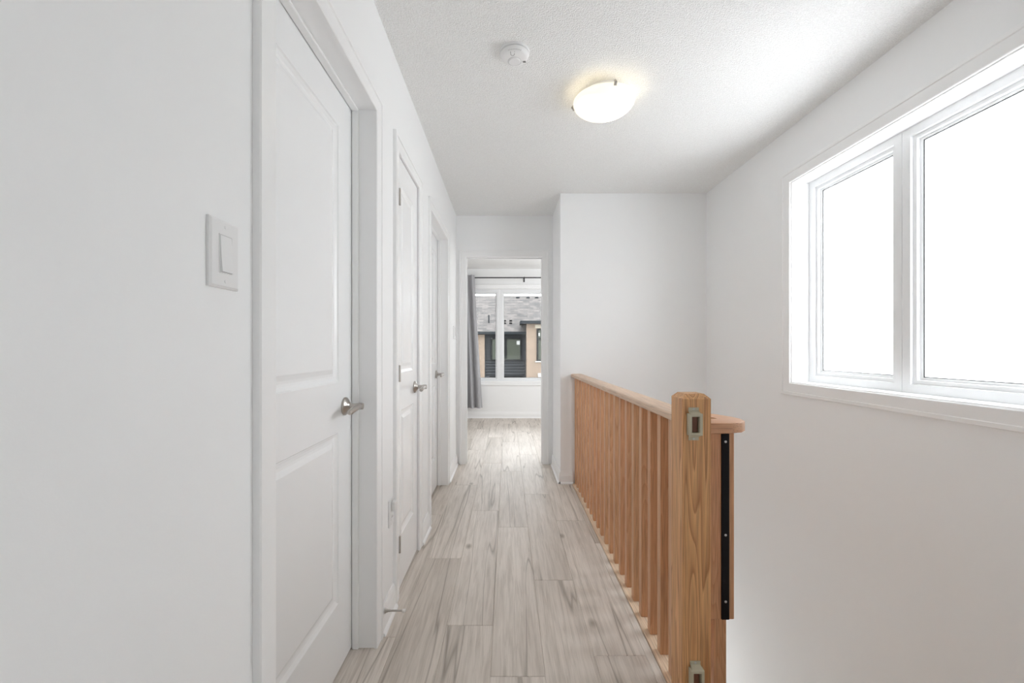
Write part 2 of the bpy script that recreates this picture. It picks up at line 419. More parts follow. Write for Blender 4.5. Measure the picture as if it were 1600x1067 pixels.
DE = (-.407, .341)                   # bedroom doorway x0,x1
b = BM(); g = .016
bx(b, -1.70, DE[0]-g, YE, YE+.12, 0, H); bx(b, DE[1]+g, 1.95, YE, YE+.12, 0, H); bx(b, DE[0]-g, DE[1]+g, YE, YE+.12, DH+g, H)
tag(obj('wall_end', b, 'wall_paint'), 'white end wall around the open bedroom doorway', 'wall', kind='structure')

W2 = (-.90, .66, .60, 2.12)          # bedroom window opening x0,x1,z0,z1
b = BM()
bx(b, -1.75, W2[0], YB, YB+.16, -.26, H); bx(b, W2[1], 1.95, YB, YB+.16, -.26, H)
bx(b, W2[0], W2[1], YB, YB+.16, -.26, W2[2]); bx(b, W2[0], W2[1], YB, YB+.16, W2[3], H)
tag(obj('wall_bedroom_window', b, 'wall_paint'), 'white bedroom wall below and around the far window', 'wall', kind='structure')
b = BM(); bx(b, -1.80, -1.70, YBACK, YB, 0, H)
tag(obj('wall_outer_left', b, 'wall_paint'), 'white outer wall of the rooms left of the hallway', 'wall', kind='structure')
b = BM(); bx(b, 1.86, 1.96, YE+.12, YB, 0, H)
tag(obj('wall_bedroom_right', b, 'wall_paint'), 'white right side wall of the bedroom', 'wall', kind='structure')
b = BM(); bx(b, -1.75, 1.95, YBACK-.12, YBACK, 0, H)
tag(obj('wall_back', b, 'wall_paint'), 'white wall of the landing behind the photographer', 'wall', kind='structure')
b = BM(); bx(b, .52, .6, 1.0, YJ+.12, -2.3, -.262); bx(b, .52, 1.86, .88, .99, -2.3, -.262)
tag(obj('wall_stairwell', b, 'stair_wall'), 'white lower stairwell wall under the hallway floor', 'wall', kind='structure')
b = BM(); bx(b, .50, 1.86, .88, 3.62, -2.45, -2.302)
tag(obj('floor_lower', b, 'floor_wood'), 'landing floor at the foot of the stairs', 'floor', kind='structure')

# baseboards
def baseboard(name, label, p0, p1, n):
    b = BM(); moulding(b, p0, p1, (0, 0, 1), n, BASEB); o = obj(name, b, 'trim_paint')
    b = BM(); moulding(b, p0, p1, (0, 0, 1), n, SHOE); obj('shoe_moulding', b, 'trim_paint', o)
    return tag(o, label, 'baseboard', kind='structure')
oc = CW+.0005
baseboard('baseboard_left_1', 'white baseboard on the near left wall before the first door', (XL, YBACK, 0), (XL, D1[0]-oc, 0), (1, 0, 0))
baseboard('baseboard_left_2', 'short white baseboard between the first and second doors', (XL, D1[1]+oc, 0), (XL, D2[0]-oc, 0), (1, 0, 0))
baseboard('baseboard_left_3', 'short white baseboard between the closet door and third door', (XL, D2[1]+oc, 0), (XL, D3[0]-oc, 0), (1, 0, 0))
baseboard('baseboard_left_4', 'white baseboard between the third door and the end wall', (XL, D3[1]+oc, 0), (XL, YE-.012, 0), (1, 0, 0))
baseboard('baseboard_corridor', 'white baseboard on the right side of the bedroom doorway passage', (XC, YJ-.0135, 0), (XC, YE-.018, 0), (-1, 0, 0))
baseboard('baseboard_jog', 'short white baseboard beside the far end of the railing', (XC-.0005, YJ, 0), (.548, YJ, 0), (0, -1, 0))
baseboard('baseboard_bedroom', 'white baseboard under the bedroom window', (-1.69, YB, 0), (1.85, YB, 0), (0, -1, 0))

# ================================================================== DOORS
def door_leaf_bm(W, stile, panels, Hd=2.012, T=.035):
    """leaf in the local plane u (0..W), z; front at t=0 facing +t, returns list of faces in (u,t,z)"""
    b = BM()
    us = [0, stile, W-stile, W]; zs = [0]
    for a, c in panels: zs += [a, c]
    zs.append(Hd)
    g = [[b.verts.new((u, 0, z)) for z in zs] for u in us]
    for i in range(3):
        for j in range(len(zs)-1):
            if i == 1 and j % 2 == 1: continue
            b.faces.new((g[i][j], g[i+1][j], g[i+1][j+1], g[i][j+1]))
    steps = [(.004, -.004), (.014, -.0085), (.022, -.0095), (.030, -.0085), (.046, -.003)]
    for k, (a, c) in enumerate(panels):
        j = 2*k+1
        prev = [g[1][j], g[2][j], g[2][j+1], g[1][j+1]]
        for ins, t in steps:
            cur = [b.verts.new(p) for p in ((stile+ins, t, a+ins), (W-stile-ins, t, a+ins), (W-stile-ins, t, c-ins), (stile+ins, t, c-ins))]
            for q in range(4): b.faces.new((prev[q], prev[(q+1)%4], cur[(q+1)%4], cur[q]))
            prev = cur
        b.faces.new(prev)
    # edges and back
    bk = [b.verts.new(p) for p in ((0, -T, 0), (W, -T, 0), (W, -T, Hd), (0, -T, Hd))]
    bot = [g[i][0] for i in range(4)]; top = [g[i][-1] for i in range(4)]
    b.faces.new(bot+[bk[1], bk[0]]); b.faces.new(top+[bk[2], bk[3]])
    b.faces.new(g[0]+[bk[3], bk[0]]); b.faces.new(g[3]+[bk[2], bk[1]]); b.faces.new(bk)
    return b
PAN = [(.237, .831), (1.006, 1.900)]
def lever_set(leaf, p, out, along, mirror=1):
    """rosette + lever; out = off the door face, along = towards the hinge"""
    p, out, along = Vector(p), Vector(out), Vector(along)
    b = lathe(BM(), p, out, [(0, .0325), (.004, .0325), (.008, .030), (.011, .022), (.016, .016), (.020, .0125), (.022, .0)], 28)
    obj('handle_rosette', b, 'nickel', leaf, smooth=40)
    q = p+out*.056
    b = tube(BM(), [p+out*.018, p+out*.040, q-out*.004, q+out*.010], [.0105, .0105, .0125, .0115], 16)
    tube(b, [q-along*.006, q+along*.02, q+along*.055+Vector((0, 0, -.003)), q+along*.095+Vector((0, 0, -.008)), q+along*.104+Vector((0, 0, -.009))],
         [.0105, .0105, .0095, .0095, .006], 14)
    obj('handle_lever', b, 'nickel', leaf, smooth=50)
def side_door(name, label, D, recess, stile, hinge_near_visible=False):
    """door in the left wall; recess = depth of the leaf face behind the wall face"""
    a, c = D; root = empty(name, (XL, (a+c)/2, 0)); inv = Matrix.Translation((-XL, -(a+c)/2, 0))
    tag(root, label, 'door', kind='structure')
    def ob(nm, b, m, par=root, sm=None):
        if par is root: bmesh.ops.transform(b, matrix=inv, verts=b.verts)
        return obj(nm, b, m, par, smooth=sm)
    n = (1, 0, 0)
    r = .005
    ob('casing', moulding(BM(), (XL, a, 0), (XL, a, DH), (0, -1, 0), n, CASING, 0, 1), 'trim_paint')
    ob('casing', moulding(BM(), (XL, c, 0), (XL, c, DH), (0, 1, 0), n, CASING, 0, 1), 'trim_paint')
    ob('casing', moulding(BM(), (XL, a, DH), (XL, c, DH), (0, 0, 1), n, CASING, 1, 1), 'trim_paint')
    ja, jc, jz = a-r, c+r, DH+r          # jamb faces
    jx0 = XL-.13
    ob('jamb', bx(BM(), jx0, XL+.0005, ja-.0105, ja, 0, jz), 'trim_paint')
    ob('jamb', bx(BM(), jx0, XL+.0005, jc, jc+.0105, 0, jz), 'trim_paint')
    ob('jamb', bx(BM(), jx0, XL+.0005, ja-.0105, jc+.0105, jz, jz+.0105), 'trim_paint')
    xf = XL-recess
    la, lc = ja+.003, jc-.003
    if recess > .05:                     # stops on the hall side
        for (y0, y1, z0, z1) in ((ja, ja+.010, 0, jz), (jc-.010, jc, 0, jz), (ja+.010, jc-.010, jz-.010, jz)):
            ob('door_stop_strip', bx(BM(), xf+.002, xf+.026, y0, y1, z0, z1, .002), 'trim_paint')
    leaf_b = door_leaf_bm(lc-la, stile, PAN, Hd=jz-.013)
    # local (u,t,z) -> (x = xf + t, y = la + u, z + .01)
    M = Matrix(((0, 1, 0, xf-XL), (1, 0, 0, la-(a+c)/2), (0, 0, 1, .01), (0, 0, 0, 1)))
    bmesh.ops.transform(leaf_b, matrix=M, verts=leaf_b.verts)
    leaf = obj('door_leaf', leaf_b, 'door_paint', root)
    lever_set(leaf, (xf-XL, lc-.070-(a+c)/2, .925), (1, 0, 0), (0, -1, 0))
    if hinge_near_visible:
        for z in (.245, 1.02, 1.822):
            b = tube(BM(), [(XL+.0135-XL, la-.003-(a+c)/2, z-.038), (XL+.0135-XL, la-.003-(a+c)/2, z+.038)], .0058, 10)
            obj('hinge', b, 'nickel', leaf, smooth=40)
    return root
side_door('door_1', 'nearest white two-panel door, deep set beside the light switch', D1, .085, .125)
side_door('door_2', 'narrow white closet door, middle of the three left doors', D2, .004, .095, True)
side_door('door_3', 'farthest white door on the left wall next to bedroom doorway', D3, .078, .125)

def end_door():
    a, c = DE; cx = (a+c)/2
    root = empty('door_4', (cx, YE, 0)); inv = Matrix.Translation((-cx, -YE, 0))
    tag(root, 'open bedroom doorway with white casing at the hallway end', 'doorway', kind='structure')
    def ob(nm, b, m, par=root, sm=None):
        bmesh.ops.transform(b, matrix=inv, verts=b.verts); return obj(nm, b, m, par, smooth=sm)
    n = (0, -1, 0); r = .005
    ob('casing', moulding(BM(), (a, YE, 0), (a, YE, DH), (-1, 0, 0), n, CASING, 0, 1), 'trim_paint')
    ob('casing', moulding(BM(), (c, YE, 0), (c, YE, DH), (1, 0, 0), n, CASING, 0, 1), 'trim_paint')
    ob('casing', moulding(BM(), (a, YE, DH), (c, YE, DH), (0, 0, 1), n, CASING, 1, 1), 'trim_paint')
    ja, jc, jz = a-r, c+r, DH+r; y0, y1 = YE-.0005, YE+.125
    ob('jamb', bx(BM(), ja-.0105, ja, y0, y1, 0, jz), 'trim_paint')
    ob('jamb', bx(BM(), jc, jc+.0105, y0, y1, 0, jz), 'trim_paint')
    ob('jamb', bx(BM(), ja-.0105, jc+.0105, y0, y1, jz, jz+.0105), 'trim_paint')
    for (x0, x1, z0, z1) in ((ja, ja+.010, 0, jz), (jc-.010, jc, 0, jz), (ja+.010, jc-.010, jz-.010, jz)):
        ob('door_stop_strip', bx(BM(), x0, x1, YE+.055, YE+.082, z0, z1, .002), 'trim_paint')
    for z in (.23, 1.82):
        b = bx(BM(), ja, ja+.0025, YE+.088, YE+.122, z-.038, z+.038); ob('hinge', b, 'nickel')
    # the leaf, swung right back into the bedroom
    W = jc-ja-.006
    lb = door_leaf_bm(W, .125, PAN, Hd=jz-.013)
    ang = math.radians(172)
    M = Matrix.Translation((ja-.004-cx, .135, .01)) @ Matrix.Rotation(ang, 4, 'Z') @ Matrix.Translation((.004, -.002, 0))
    bmesh.ops.transform(lb, matrix=M, verts=lb.verts)
    leaf = obj('door_leaf', lb, 'door_paint', root)
end_door()

# ================================================================== WINDOWS
FR = [(0, -.03), (0, .004), (.006, .007), (.012, .007), (.014, .018), (.030, .018), (.032, .030), (.070, .030), (.070, -.03)]
def stair_window():
    y0, y1, z0, z1 = W1
    root = empty('window_1', (XR, (y0+y1)/2, z0)); inv = Matrix.Translation((-XR, -(y0+y1)/2, -z0))
    tag(root, 'large white-framed frosted window above the stairs', 'window', kind='structure')
    def ob(nm, b, m, par=root, sm=None, label=None):
        bmesh.ops.transform(b, matrix=inv, verts=b.verts); o = obj(nm, b, m, par, smooth=sm)
        if label: o['label'] = label
        return o
    n = (-1, 0, 0)
    CA = [(w*1.1, t) for w, t in CASING]
    for p0, p1, out in (((XR, y0, z0), (XR, y0, z1), (0, -1, 0)), ((XR, y1, z0), (XR, y1, z1), (0, 1, 0)),
                        ((XR, y0, z1), (XR, y1, z1), (0, 0, 1)), ((XR, y0, z0), (XR, y1, z0), (0, 0, -1))):
        ob('casing', moulding(BM(), p0, p1, out, n, CA, 1, 1), 'trim_paint')
    xa, xb = XR-.0005, 1.80
    ob('jamb_liner', bx(BM(), xa, xb, y0-.001, y0+.006, z0, z1), 'trim_paint')
    ob('jamb_liner', bx(BM(), xa, xb, y1-.006, y1+.001, z0, z1), 'trim_paint')
    ob('jamb_liner', bx(BM(), xa, xb, y0+.006, y1-.006, z1-.006, z1+.001), 'trim_paint')
    ob('window_sill', bx(BM(), xa, xb, y0+.006, y1-.006, z0-.001, z0+.006), 'trim_paint')
    gx = 1.806; ym = 1.873
    for (a, c, lab) in ((ym+.0007, y1-.006, 'narrower far sash frame'), (y0+.006, ym-.0007, 'near sash frame')):
        ia, ic, iz0, iz1 = a+.07, c-.07, z0+.076, z1-.076
        f = ob('window_frame', ring_frame(BM(), (gx, 0, 0), (0, 1, 0), (0, 0, 1), n, ia, ic, iz0, iz1, FR), 'vinyl')
        ob('gasket', ring_frame(BM(), (gx, 0, 0), (0, 1, 0), (0, 0, 1), n, ia+.003, ic-.003, iz0+.003, iz1-.003, [(0, -.006), (0, .003), (.004, .003), (.004, -.006)]), 'gasket', f)
        ob('pane', bx(BM(), gx, gx+.0001, ia, ic, iz0, iz1), 'frosted_glass', f, label='white frosted glass pane')
stair_window()

def bedroom_window():
    x0, x1, z0, z1 = W2; cx = (x0+x1)/2
    root = empty('window_2', (cx, YB, z0)); inv = Matrix.Translation((-cx, -YB, -z0))
    tag(root, 'white-framed bedroom window looking onto a brick house', 'window', kind='structure')
    def ob(nm, b, m, par=root, sm=None):
        bmesh.ops.transform(b, matrix=inv, verts=b.verts); return obj(nm, b, m, par, smooth=sm)
    n = (0, -1, 0)
    for p0, p1, out in (((x0, YB, z0), (x0, YB, z1), (-1, 0, 0)), ((x1, YB, z0), (x1, YB, z1), (1, 0, 0)),
                        ((x0, YB, z1), (x1, YB, z1), (0, 0, 1)), ((x0, YB, z0), (x1, YB, z0), (0, 0, -1))):
        ob('casing', moulding(BM(), p0, p1, out, n, CASING, 1, 1), 'trim_paint')
    gy = YB+.085; xm = -.128
    FB = [(0, -.03), (0, .004), (.008, .006), (.010, .016), (.024, .016), (.026, .026), (.070, .026), (.070, -.03)]
    ob('jamb_liner', bx(BM(), x0-.001, x0+.006, YB-.0005, gy, z0, z1), 'trim_paint')
    ob('jamb_liner', bx(BM(), x1-.006, x1+.001, YB-.0005, gy, z0, z1), 'trim_paint')
    ob('jamb_liner', bx(BM(), x0+.006, x1-.006, YB-.0005, gy, z1-.006, z1+.001), 'trim_paint')
    ob('window_sill', bx(BM(), x0+.006, x1-.006, YB-.0005, gy, z0-.001, z0+.006), 'trim_paint')
    for a, c in ((x0+.006, xm-.0007), (xm+.0007, x1-.006)):
        ia, ic, iz0, iz1 = a+.07, c-.07, z0+.055, z1-.076
        f = ob('window_frame', ring_frame(BM(), (0, gy, 0), (1, 0, 0), (0, 0, 1), n, ia, ic, iz0, iz1, FB), 'vinyl')
        ob('gasket', ring_frame(BM(), (0, gy, 0), (1, 0, 0), (0, 0, 1), n, ia+.003, ic-.003, iz0+.003, iz1-.003, [(0, -.006), (0, .003), (.004, .003), (.004, -.006)]), 'gasket', f)
        ob('pane', bx(BM(), ia, ic, gy, gy+.004, iz0, iz1), 'clear_glass', f)
bedroom_window()

# ================================================================== STAIRS
st = empty('staircase', (1.14, 1.0, 0)); tag(st, 'oak staircase descending below the frosted window', 'stairs', kind='structure')
treadm = riserm = None
for k in range(11):
    yk = k*.25; zk = -(k+1)*.2
    if k < 10:
        b = bx(BM(), -.536, .53, -.02, .25, -.028, 0, .004)
        if treadm is None: o = obj('tread', b, 'oak_tread', st); treadm = o.data
        else: b.free(); o = link('tread', treadm, None, st)
        o.location = (0, yk, zk)
    b = bx(BM(), -.536, .53, -.012, 0, -.2, 0)
    if riserm is None: o = obj('riser', b, 'trim_paint', st); riserm = o.data
    else: b.free(); o = link('riser', riserm, None, st)
    o.location = (0, yk, zk+.2-.029)

# ================================================================== RAILING
NX0, NX1, NY0, NY1 = .535, .623, 1.272, 1.360
rail = empty('stair_railing', (.579, NY0, 0))
tag(rail, 'natural oak railing with square balusters along the stair opening', 'railing')
RI = Matrix.Translation((-.579, -NY0, 0))
def robj(nm, b, m, sm=None, par=rail):
    bmesh.ops.transform(b, matrix=RI, verts=b.verts); return obj(nm, b, m, par, smooth=sm)
robj('nosing_board', bx(BM(), .542, .640, .972, YJ, -.030, .002, .001), 'oak_nosing')
# newel with chamfered top
b = BM(); z0, zc, zt, ch = -.25, .978, .993, .015
rings = []
for z, i in ((z0, .0), (zc, .0), (zt, ch)):
    rings.append([b.verts.new(p) for p in ((NX0+i, NY0+i, z), (NX1-i, NY0+i, z), (NX1-i, NY1-i, z), (NX0+i, NY1-i, z))])
for A, B in zip(rings, rings[1:]):
    for k in range(4): b.faces.new((A[k], A[(k+1)%4], B[(k+1)%4], B[k]))
b.faces.new(rings[0]); b.faces.new(rings[-1])
vert = [e for e in b.edges if abs(e.verts[0].co.z-e.verts[1].co.z) > .5]
bmesh.ops.bevel(b, geom=vert, offset=.0025, segments=2, profile=.5, affect='EDGES')
robj('newel_post', b, 'oak_newel')
# flat handrail, eased edges
pr = []
for cx_, cz_, a0 in ((NX1-.007, .923-.007, 0), (NX0+.007, .923-.007, 90), (NX0+.006, .896+.006, 180), (NX1-.006, .896+.006, 270)):
    rr = .007 if a0 < 180 else .006
    for q in range(4):
        an = math.radians(a0+q*30); pr.append((cx_+rr*math.cos(an), NY1, cz_+rr*math.sin(an)))
robj('handrail', extrude_poly(BM(), pr, (0, YJ-.0005-NY1, 0)), 'oak_y', sm=35)
balm = None
for k in range(18):
    yb = 1.536+.1085*k
    if balm is None:
        o = obj('baluster', bx(BM(), -.0163, .0163, 0, .0326, 0, .894, .0015), 'oak_z', rail); balm = o.data
    else: o = link('baluster', balm, None, rail)
    o.location = (.5805-.579, yb-NY0, .002)
o = link('baluster', balm, None, rail); o.location = (.5805-.579, 1.4275-NY0, .002)
o = link('baluster', balm, None, rail); o.location = (.5805-.579, YJ-.0335-NY0, .002)

# handrail of the stair flight, turning round beside the newel
hr = empty('stair_handrail', (.76, 1.41, 0)); tag(hr, 'oak stair handrail with rounded flat end beside the newel post', 'handrail')
HI = Matrix.Translation((-.76, -1.41, 0))
def hobj(nm, b, m, sm=None):
    bmesh.ops.transform(b, matrix=HI, verts=b.verts); return obj(nm, b, m, hr, smooth=sm)
zt0, zt1 = .854, .888
def rounded(pts, radius):
    out = []
    n = len(pts)
    for i, (x, y, r) in enumerate(pts):
        if r <= 0: out.append((x, y)); continue
        p = Vector((x, y)); a = (Vector(pts[i-1][:2])-p).normalized(); c = (Vector(pts[(i+1) % n][:2])-p).normalized()
        s, e = p+a*r, p+c*r; ctr = p+a*r+c*r
        a0 = math.atan2(s.y-ctr.y, s.x-ctr.x); a1 = math.atan2(e.y-ctr.y, e.x-ctr.x)
        d = (a1-a0+math.pi) % (2*math.pi)-math.pi
        for q in range(7): out.append((ctr.x+r*math.cos(a0+d*q/6), ctr.y+r*math.sin(a0+d*q/6)))
    return out
path = [Vector(p) for p in ((.626, 1.410), (.735, 1.410), (.757, 1.418), (.772, 1.434), (.777, 1.456), (.770, 1.485), (.750, 1.525), (.730, 1.565), (.720, 1.60), (.718, 1.63))]
lft, rgt = [], []
for k, p in enumerate(path):
    d_ = (path[min(k+1, len(path)-1)]-path[max(k-1, 0)]).normalized(); n_ = Vector((d_.y, -d_.x)); hw_ = .040 if k < 6 else .040-.003*(k-5)
    rgt.append(p+n_*hw_); lft.append(p-n_*hw_)
shape = [tuple(p) for p in rgt+lft[::-1]]
b = BM(); extrude_poly(b, [(x, y, zt0) for x, y in shape], (0, 0, zt1-zt0))
bmesh.ops.bevel(b, geom=[e for e in b.edges if abs(e.verts[0].co.z-e.verts[1].co.z) < 1e-4 and e.verts[0].co.z > .87], offset=.004, segments=2, profile=.5, affect='EDGES')
hobj('handrail_cap', b, 'oak_x', sm=40)
b = BM(); extrude_poly(b, [(.690, 1.631, zt0), (.746, 1.631, zt0), (.746, 1.631, zt1), (.690, 1.631, zt1)], (0, 1.86, -1.488))
hobj('sloping_rail', b, 'oak_y')
hobj('post', bx(BM(), .6975, .7395, 1.405, 1.445, -.55, .855, .002), 'oak_z')
# black-stripped board of a retractable gate
gm = empty('gate_mount_board', (.69, 1.395, .231)); tag(gm, 'oak board with a black screwed strip under the stair handrail end', 'gate mount')
GI = Matrix.Translation((-.69, -1.395, -.231))
def gobj(nm, b, m, sm=None, par=gm):
    bmesh.ops.transform(b, matrix=GI, verts=b.verts); return obj(nm, b, m, par, smooth=sm)
gobj('board', bx(BM(), .632, .755, 1.385, 1.404, .231, .852, .002), 'oak_z')
sx0, sx1 = .7105, .7365
strip = gobj('black_strip', bx(BM(), sx0, sx1, 1.380, 1.3849, .233, .850, .001), 'black_strip')
for py in (690, 836, 940):
    z = CAMZ-(py-VPY)*1.38/F
    gobj('screw', lathe(BM(), ((sx0+sx1)/2, 1.3799, z), (0, -1, 0), [(0, .0042), (.001, .0042), (.002, .002), (.0012, .0)], 12), 'steel_screw', 40, strip)

# beige latch brackets on the newel
def bracket(zc, xc, label):
    """body 45 x 64 mm, 22 mm proud, tabs above and below"""
    r = empty('gate_latch_bracket', (xc, NY0, zc)); tag(r, label, 'bracket', 'latch brackets on the newel post')
    dp = .020
    b = BM()
    ring_frame(b, (-.0005, 0, 0), (1, 0, 0), (0, 0, 1), (0, -1, 0), -.0115, .0115, -.024, .024, [(0, .002), (0, dp-.002), (.001, dp), (.0075, dp), (.009, dp-.0015), (.009, .002)])
    obj('latch_body', b, 'bracket_beige', r)
    for s in (1, -1):
        prof = [(0, .050), (.0022, .050), (.0022, .040), (dp-.001, .0325), (dp-.001, .0300), (dp-.004, .0300), (0, .0375)]
        b = BM(); poly = [(-.0155, -t, s*z) for t, z in prof]
        extrude_poly(b, poly, (.031, 0, 0)); tab = obj('mounting_tab', b, 'bracket_beige', r)
        lathe_b = lathe(BM(), (0, -.0022, s*.0455), (0, -1, 0), [(0, .0032), (.0012, .003), (.0018, .0)], 12)
        obj('screw', lathe_b, 'steel_screw', tab, smooth=40)
    obj('latch_bolt', bx(BM(), -.009, .0075, -.010, -.0005, -.0235, .0235, .001), 'latch_brown', r)
    return r
bracket(.903, .5685, 'upper beige latch bracket near the top of the oak newel')
bracket(.129, .5735, 'lower beige latch bracket at the bottom of the oak newel')

# ================================================================== SMALL THINGS
def light_switch(y0, y1, z0, z1, gangs, label):
    yc, zc = (y0+y1)/2, (z0+z1)/2
    r = empty('light_switch', (XL, yc, zc)); tag(r, label, 'light switch')
    hw, hh = (y1-y0)/2, (z1-z0)/2
    b = BM(); prof = [(0, 0), (0, .0045), (-.004, .0072)]
    rings = [[b.verts.new((t, su*(hw+w), sv*(hh+w))) for su, sv in ((-1,-1),(1,-1),(1,1),(-1,1))] for w, t in prof]
    for A, B in zip(rings, rings[1:]):
        for k in range(4): b.faces.new((A[k], A[(k+1)%4], B[(k+1)%4], B[k]))
    b.faces.new(rings[0]); b.faces.new(rings[-1]); obj('switch_plate', b, 'white_plastic', r)
    for gk in range(gangs):
        u = (gk-(gangs-1)/2)*.046
        obj('rocker_surround', ring_frame(BM(), (0, u, 0), (0, 1, 0), (0, 0, 1), (1, 0, 0), -.0155, .0155, -.0325, .0325, [(0, .006), (0, .0084), (.0012, .0084), (.0012, .006)]), 'white_plastic', r)
        obj('rocker_shade_line', ring_frame(BM(), (0, u, 0), (0, 1, 0), (0, 0, 1), (1, 0, 0), -.0146, .0146, -.0316, .0316, [(0, .006), (0, .0076), (.0009, .0076), (.0009, .006)]), 'grey_plastic', r)  # grey ring imitating the shadow line between rocker and surround
        b = BM(); extrude_poly(b, [(.0065, u-.0145, -.0315), (.0125, u-.0145, -.0315), (.0098, u-.0145, 0), (.0085, u-.0145, .0315), (.0065, u-.0145, .0315)], (0, .029, 0))
        obj('rocker', b, 'white_plastic', r)
        for s in (1, -1):
            obj('screw', lathe(BM(), (.0070, u, s*.0475), (1, 0, 0), [(0, .003), (.0009, .0028), (.0012, 0)], 12), 'white_plastic', r, smooth=40)
light_switch(.694, .769, 1.238, 1.357, 1, 'white rocker light switch beside the nearest door')
light_switch(3.848, 3.965, 1.225, 1.345, 2, 'small double switch plate far down beside the bedroom doorway')

r = empty('wall_outlet', (XL, 1.785, .433)); tag(r, 'white wall outlet low between the first and second doors', 'outlet')
b = bx(BM(), 0, .006, -.035, .035, -.057, .057, .002, 2); obj('outlet_plate', b, 'white_plastic', r)
for s in (1, -1):
    o = obj('receptacle', bx(BM(), .004, .0085, -.0165, .0165, s*.019-.0145, s*.019+.0145, .002), 'white_plastic', r)
    for u in (-.006, .006): obj('slot', bx(BM(), .0085, .0088, u-.001, u+.001, s*.019-.004, s*.019+.004), 'slot_dark', o)
obj('plug_cover', bx(BM(), .0089, .026, -.015, .015, .006, .048, .004, 2), 'white_plastic', r)

r = empty('door_stop', (XL+.0136, 1.661, .087)); tag(r, 'short metal door stop with white tip on the baseboard', 'door stop')
obj('flared_base', lathe(BM(), (0, 0, 0), (1, 0, 0), [(0, .0105), (.003, .0105), (.007, .0075), (.014, .005), (.022, .0042)], 18), 'nickel', r, smooth=40)
obj('rod', lathe(BM(), (.0215, 0, 0), (1, 0, 0), [(0, .0036), (.048, .0036)], 14), 'nickel', r, smooth=40)
obj('rubber_tip', lathe(BM(), (.0695, 0, 0), (1, 0, 0), [(0, .0055), (.002, .0068), (.010, .0068), (.013, .005), (.0135, 0)], 14), 'rubber_white', r, smooth=40)

# smoke detector
r = empty('smoke_detector', (.031, 1.834, H)); tag(r, 'round white smoke detector on the ceiling', 'smoke detector')
obj('mounting_ring', lathe(BM(), (0, 0, 0), (0, 0, -1), [(0, .066), (.008, .066), (.010, .0635), (.010, .0)], 48), 'white_plastic', r, smooth=35)
obj('detector_body', lathe(BM(), (0, 0, -.0102), (0, 0, -1), [(0, .057), (.003, .057), (.003, .0632), (.009, .061), (.015, .056), (.0185, .049), (.0205, .038), (.021, .0)], 48), 'white_plastic', r, smooth=35)
zb = -.0313
o = obj('test_button', lathe(BM(), (0, .014, zb), (0, 0, -1), [(0, .0275), (.001, .027), (.002, .0255), (.004, .0235), (.0045, .0)], 32), 'white_plastic', r, smooth=35)
obj('button_groove', lathe(BM(), (0, .014, zb+.0001), (0, 0, -1), [(0, .0295), (.0006, .0295), (.0006, .0278), (0, .0278)], 32, cap=False), 'grey_plastic', r)
pts = [(-.018, -.044), (-.017, -.030), (-.0145, -.024), (-.009, -.0215), (-.0035, -.024), (-.001, -.030), (-.0005, -.046)]
obj('vent_slot', tube(BM(), [(x, y, zb+(.0028 if y < -.04 else .0008)) for x, y in pts], .0011, 8), 'slot_dark', r, smooth=40)
b = BM()
for k in range(3): extrude_poly(b, [(.036+k*.0045, .014, zb+.003), (.0385+k*.0045, .014, zb+.003), (.0415+k*.0045, .022, zb+.003), (.039+k*.0045, .022, zb+.003)], (0, 0, -.0034))
obj('printed_mark', b, 'black_mark', r)
b = BM()
for k in range(9):
    a = math.radians(-90-28+k*7); rad = .0545
    c_, s_ = math.cos(a), math.sin(a); t_ = Vector((-s_, c_, 0)); p = Vector((c_*rad, s_*rad, zb+.0085)); n_ = Vector((c_, s_, 0))
    extrude_poly(b, [p-t_*.0018-n_*.0022, p+t_*.0018-n_*.0022, p+t_*.0012+n_*.0022, p-t_*.0012+n_*.0022], (0, 0, -.004))
obj('printed_lettering', b, 'grey_plastic', r)

# ceiling light
LX, LY = .492, 2.124
def opal_glow():
    # opal glass lit from inside: brightest round the two bulbs
    m, N, L, b = new_mat('opal_glow'); b.inputs['Base Color'].default_value = (.55, .52, .44, 1); b.inputs['Roughness'].default_value = .3
    tc = N.new('ShaderNodeTexCoord'); tot = None
    for p in ((.05, .024, -.10), (-.048, -.022, -.10)):
        d = N.new('ShaderNodeVectorMath'); d.operation = 'DISTANCE'; d.inputs[1].default_value = p; L.new(tc.outputs['Object'], d.inputs[0])
        mr = N.new('ShaderNodeMapRange'); mr.inputs[1].default_value = .02; mr.inputs[2].default_value = .10; mr.inputs[3].default_value = 1; mr.inputs[4].default_value = 0
        L.new(d.outputs['Value'], mr.inputs[0])
        if tot is None: tot = mr.outputs[0]
        else:
            a = N.new('ShaderNodeMath'); a.operation = 'ADD'; L.new(tot, a.inputs[0]); L.new(mr.outputs[0], a.inputs[1]); tot = a.outputs[0]
    mu = N.new('ShaderNodeMath'); mu.operation = 'MULTIPLY_ADD'; mu.inputs[1].default_value = BOWL; mu.inputs[2].default_value = BOWL*.12; L.new(tot, mu.inputs[0])
    b.inputs['Emission Color'].default_value = (1, .90, .70, 1); L.new(mu.outputs[0], b.inputs['Emission Strength'])
BOWL = 1.9
opal_glow()
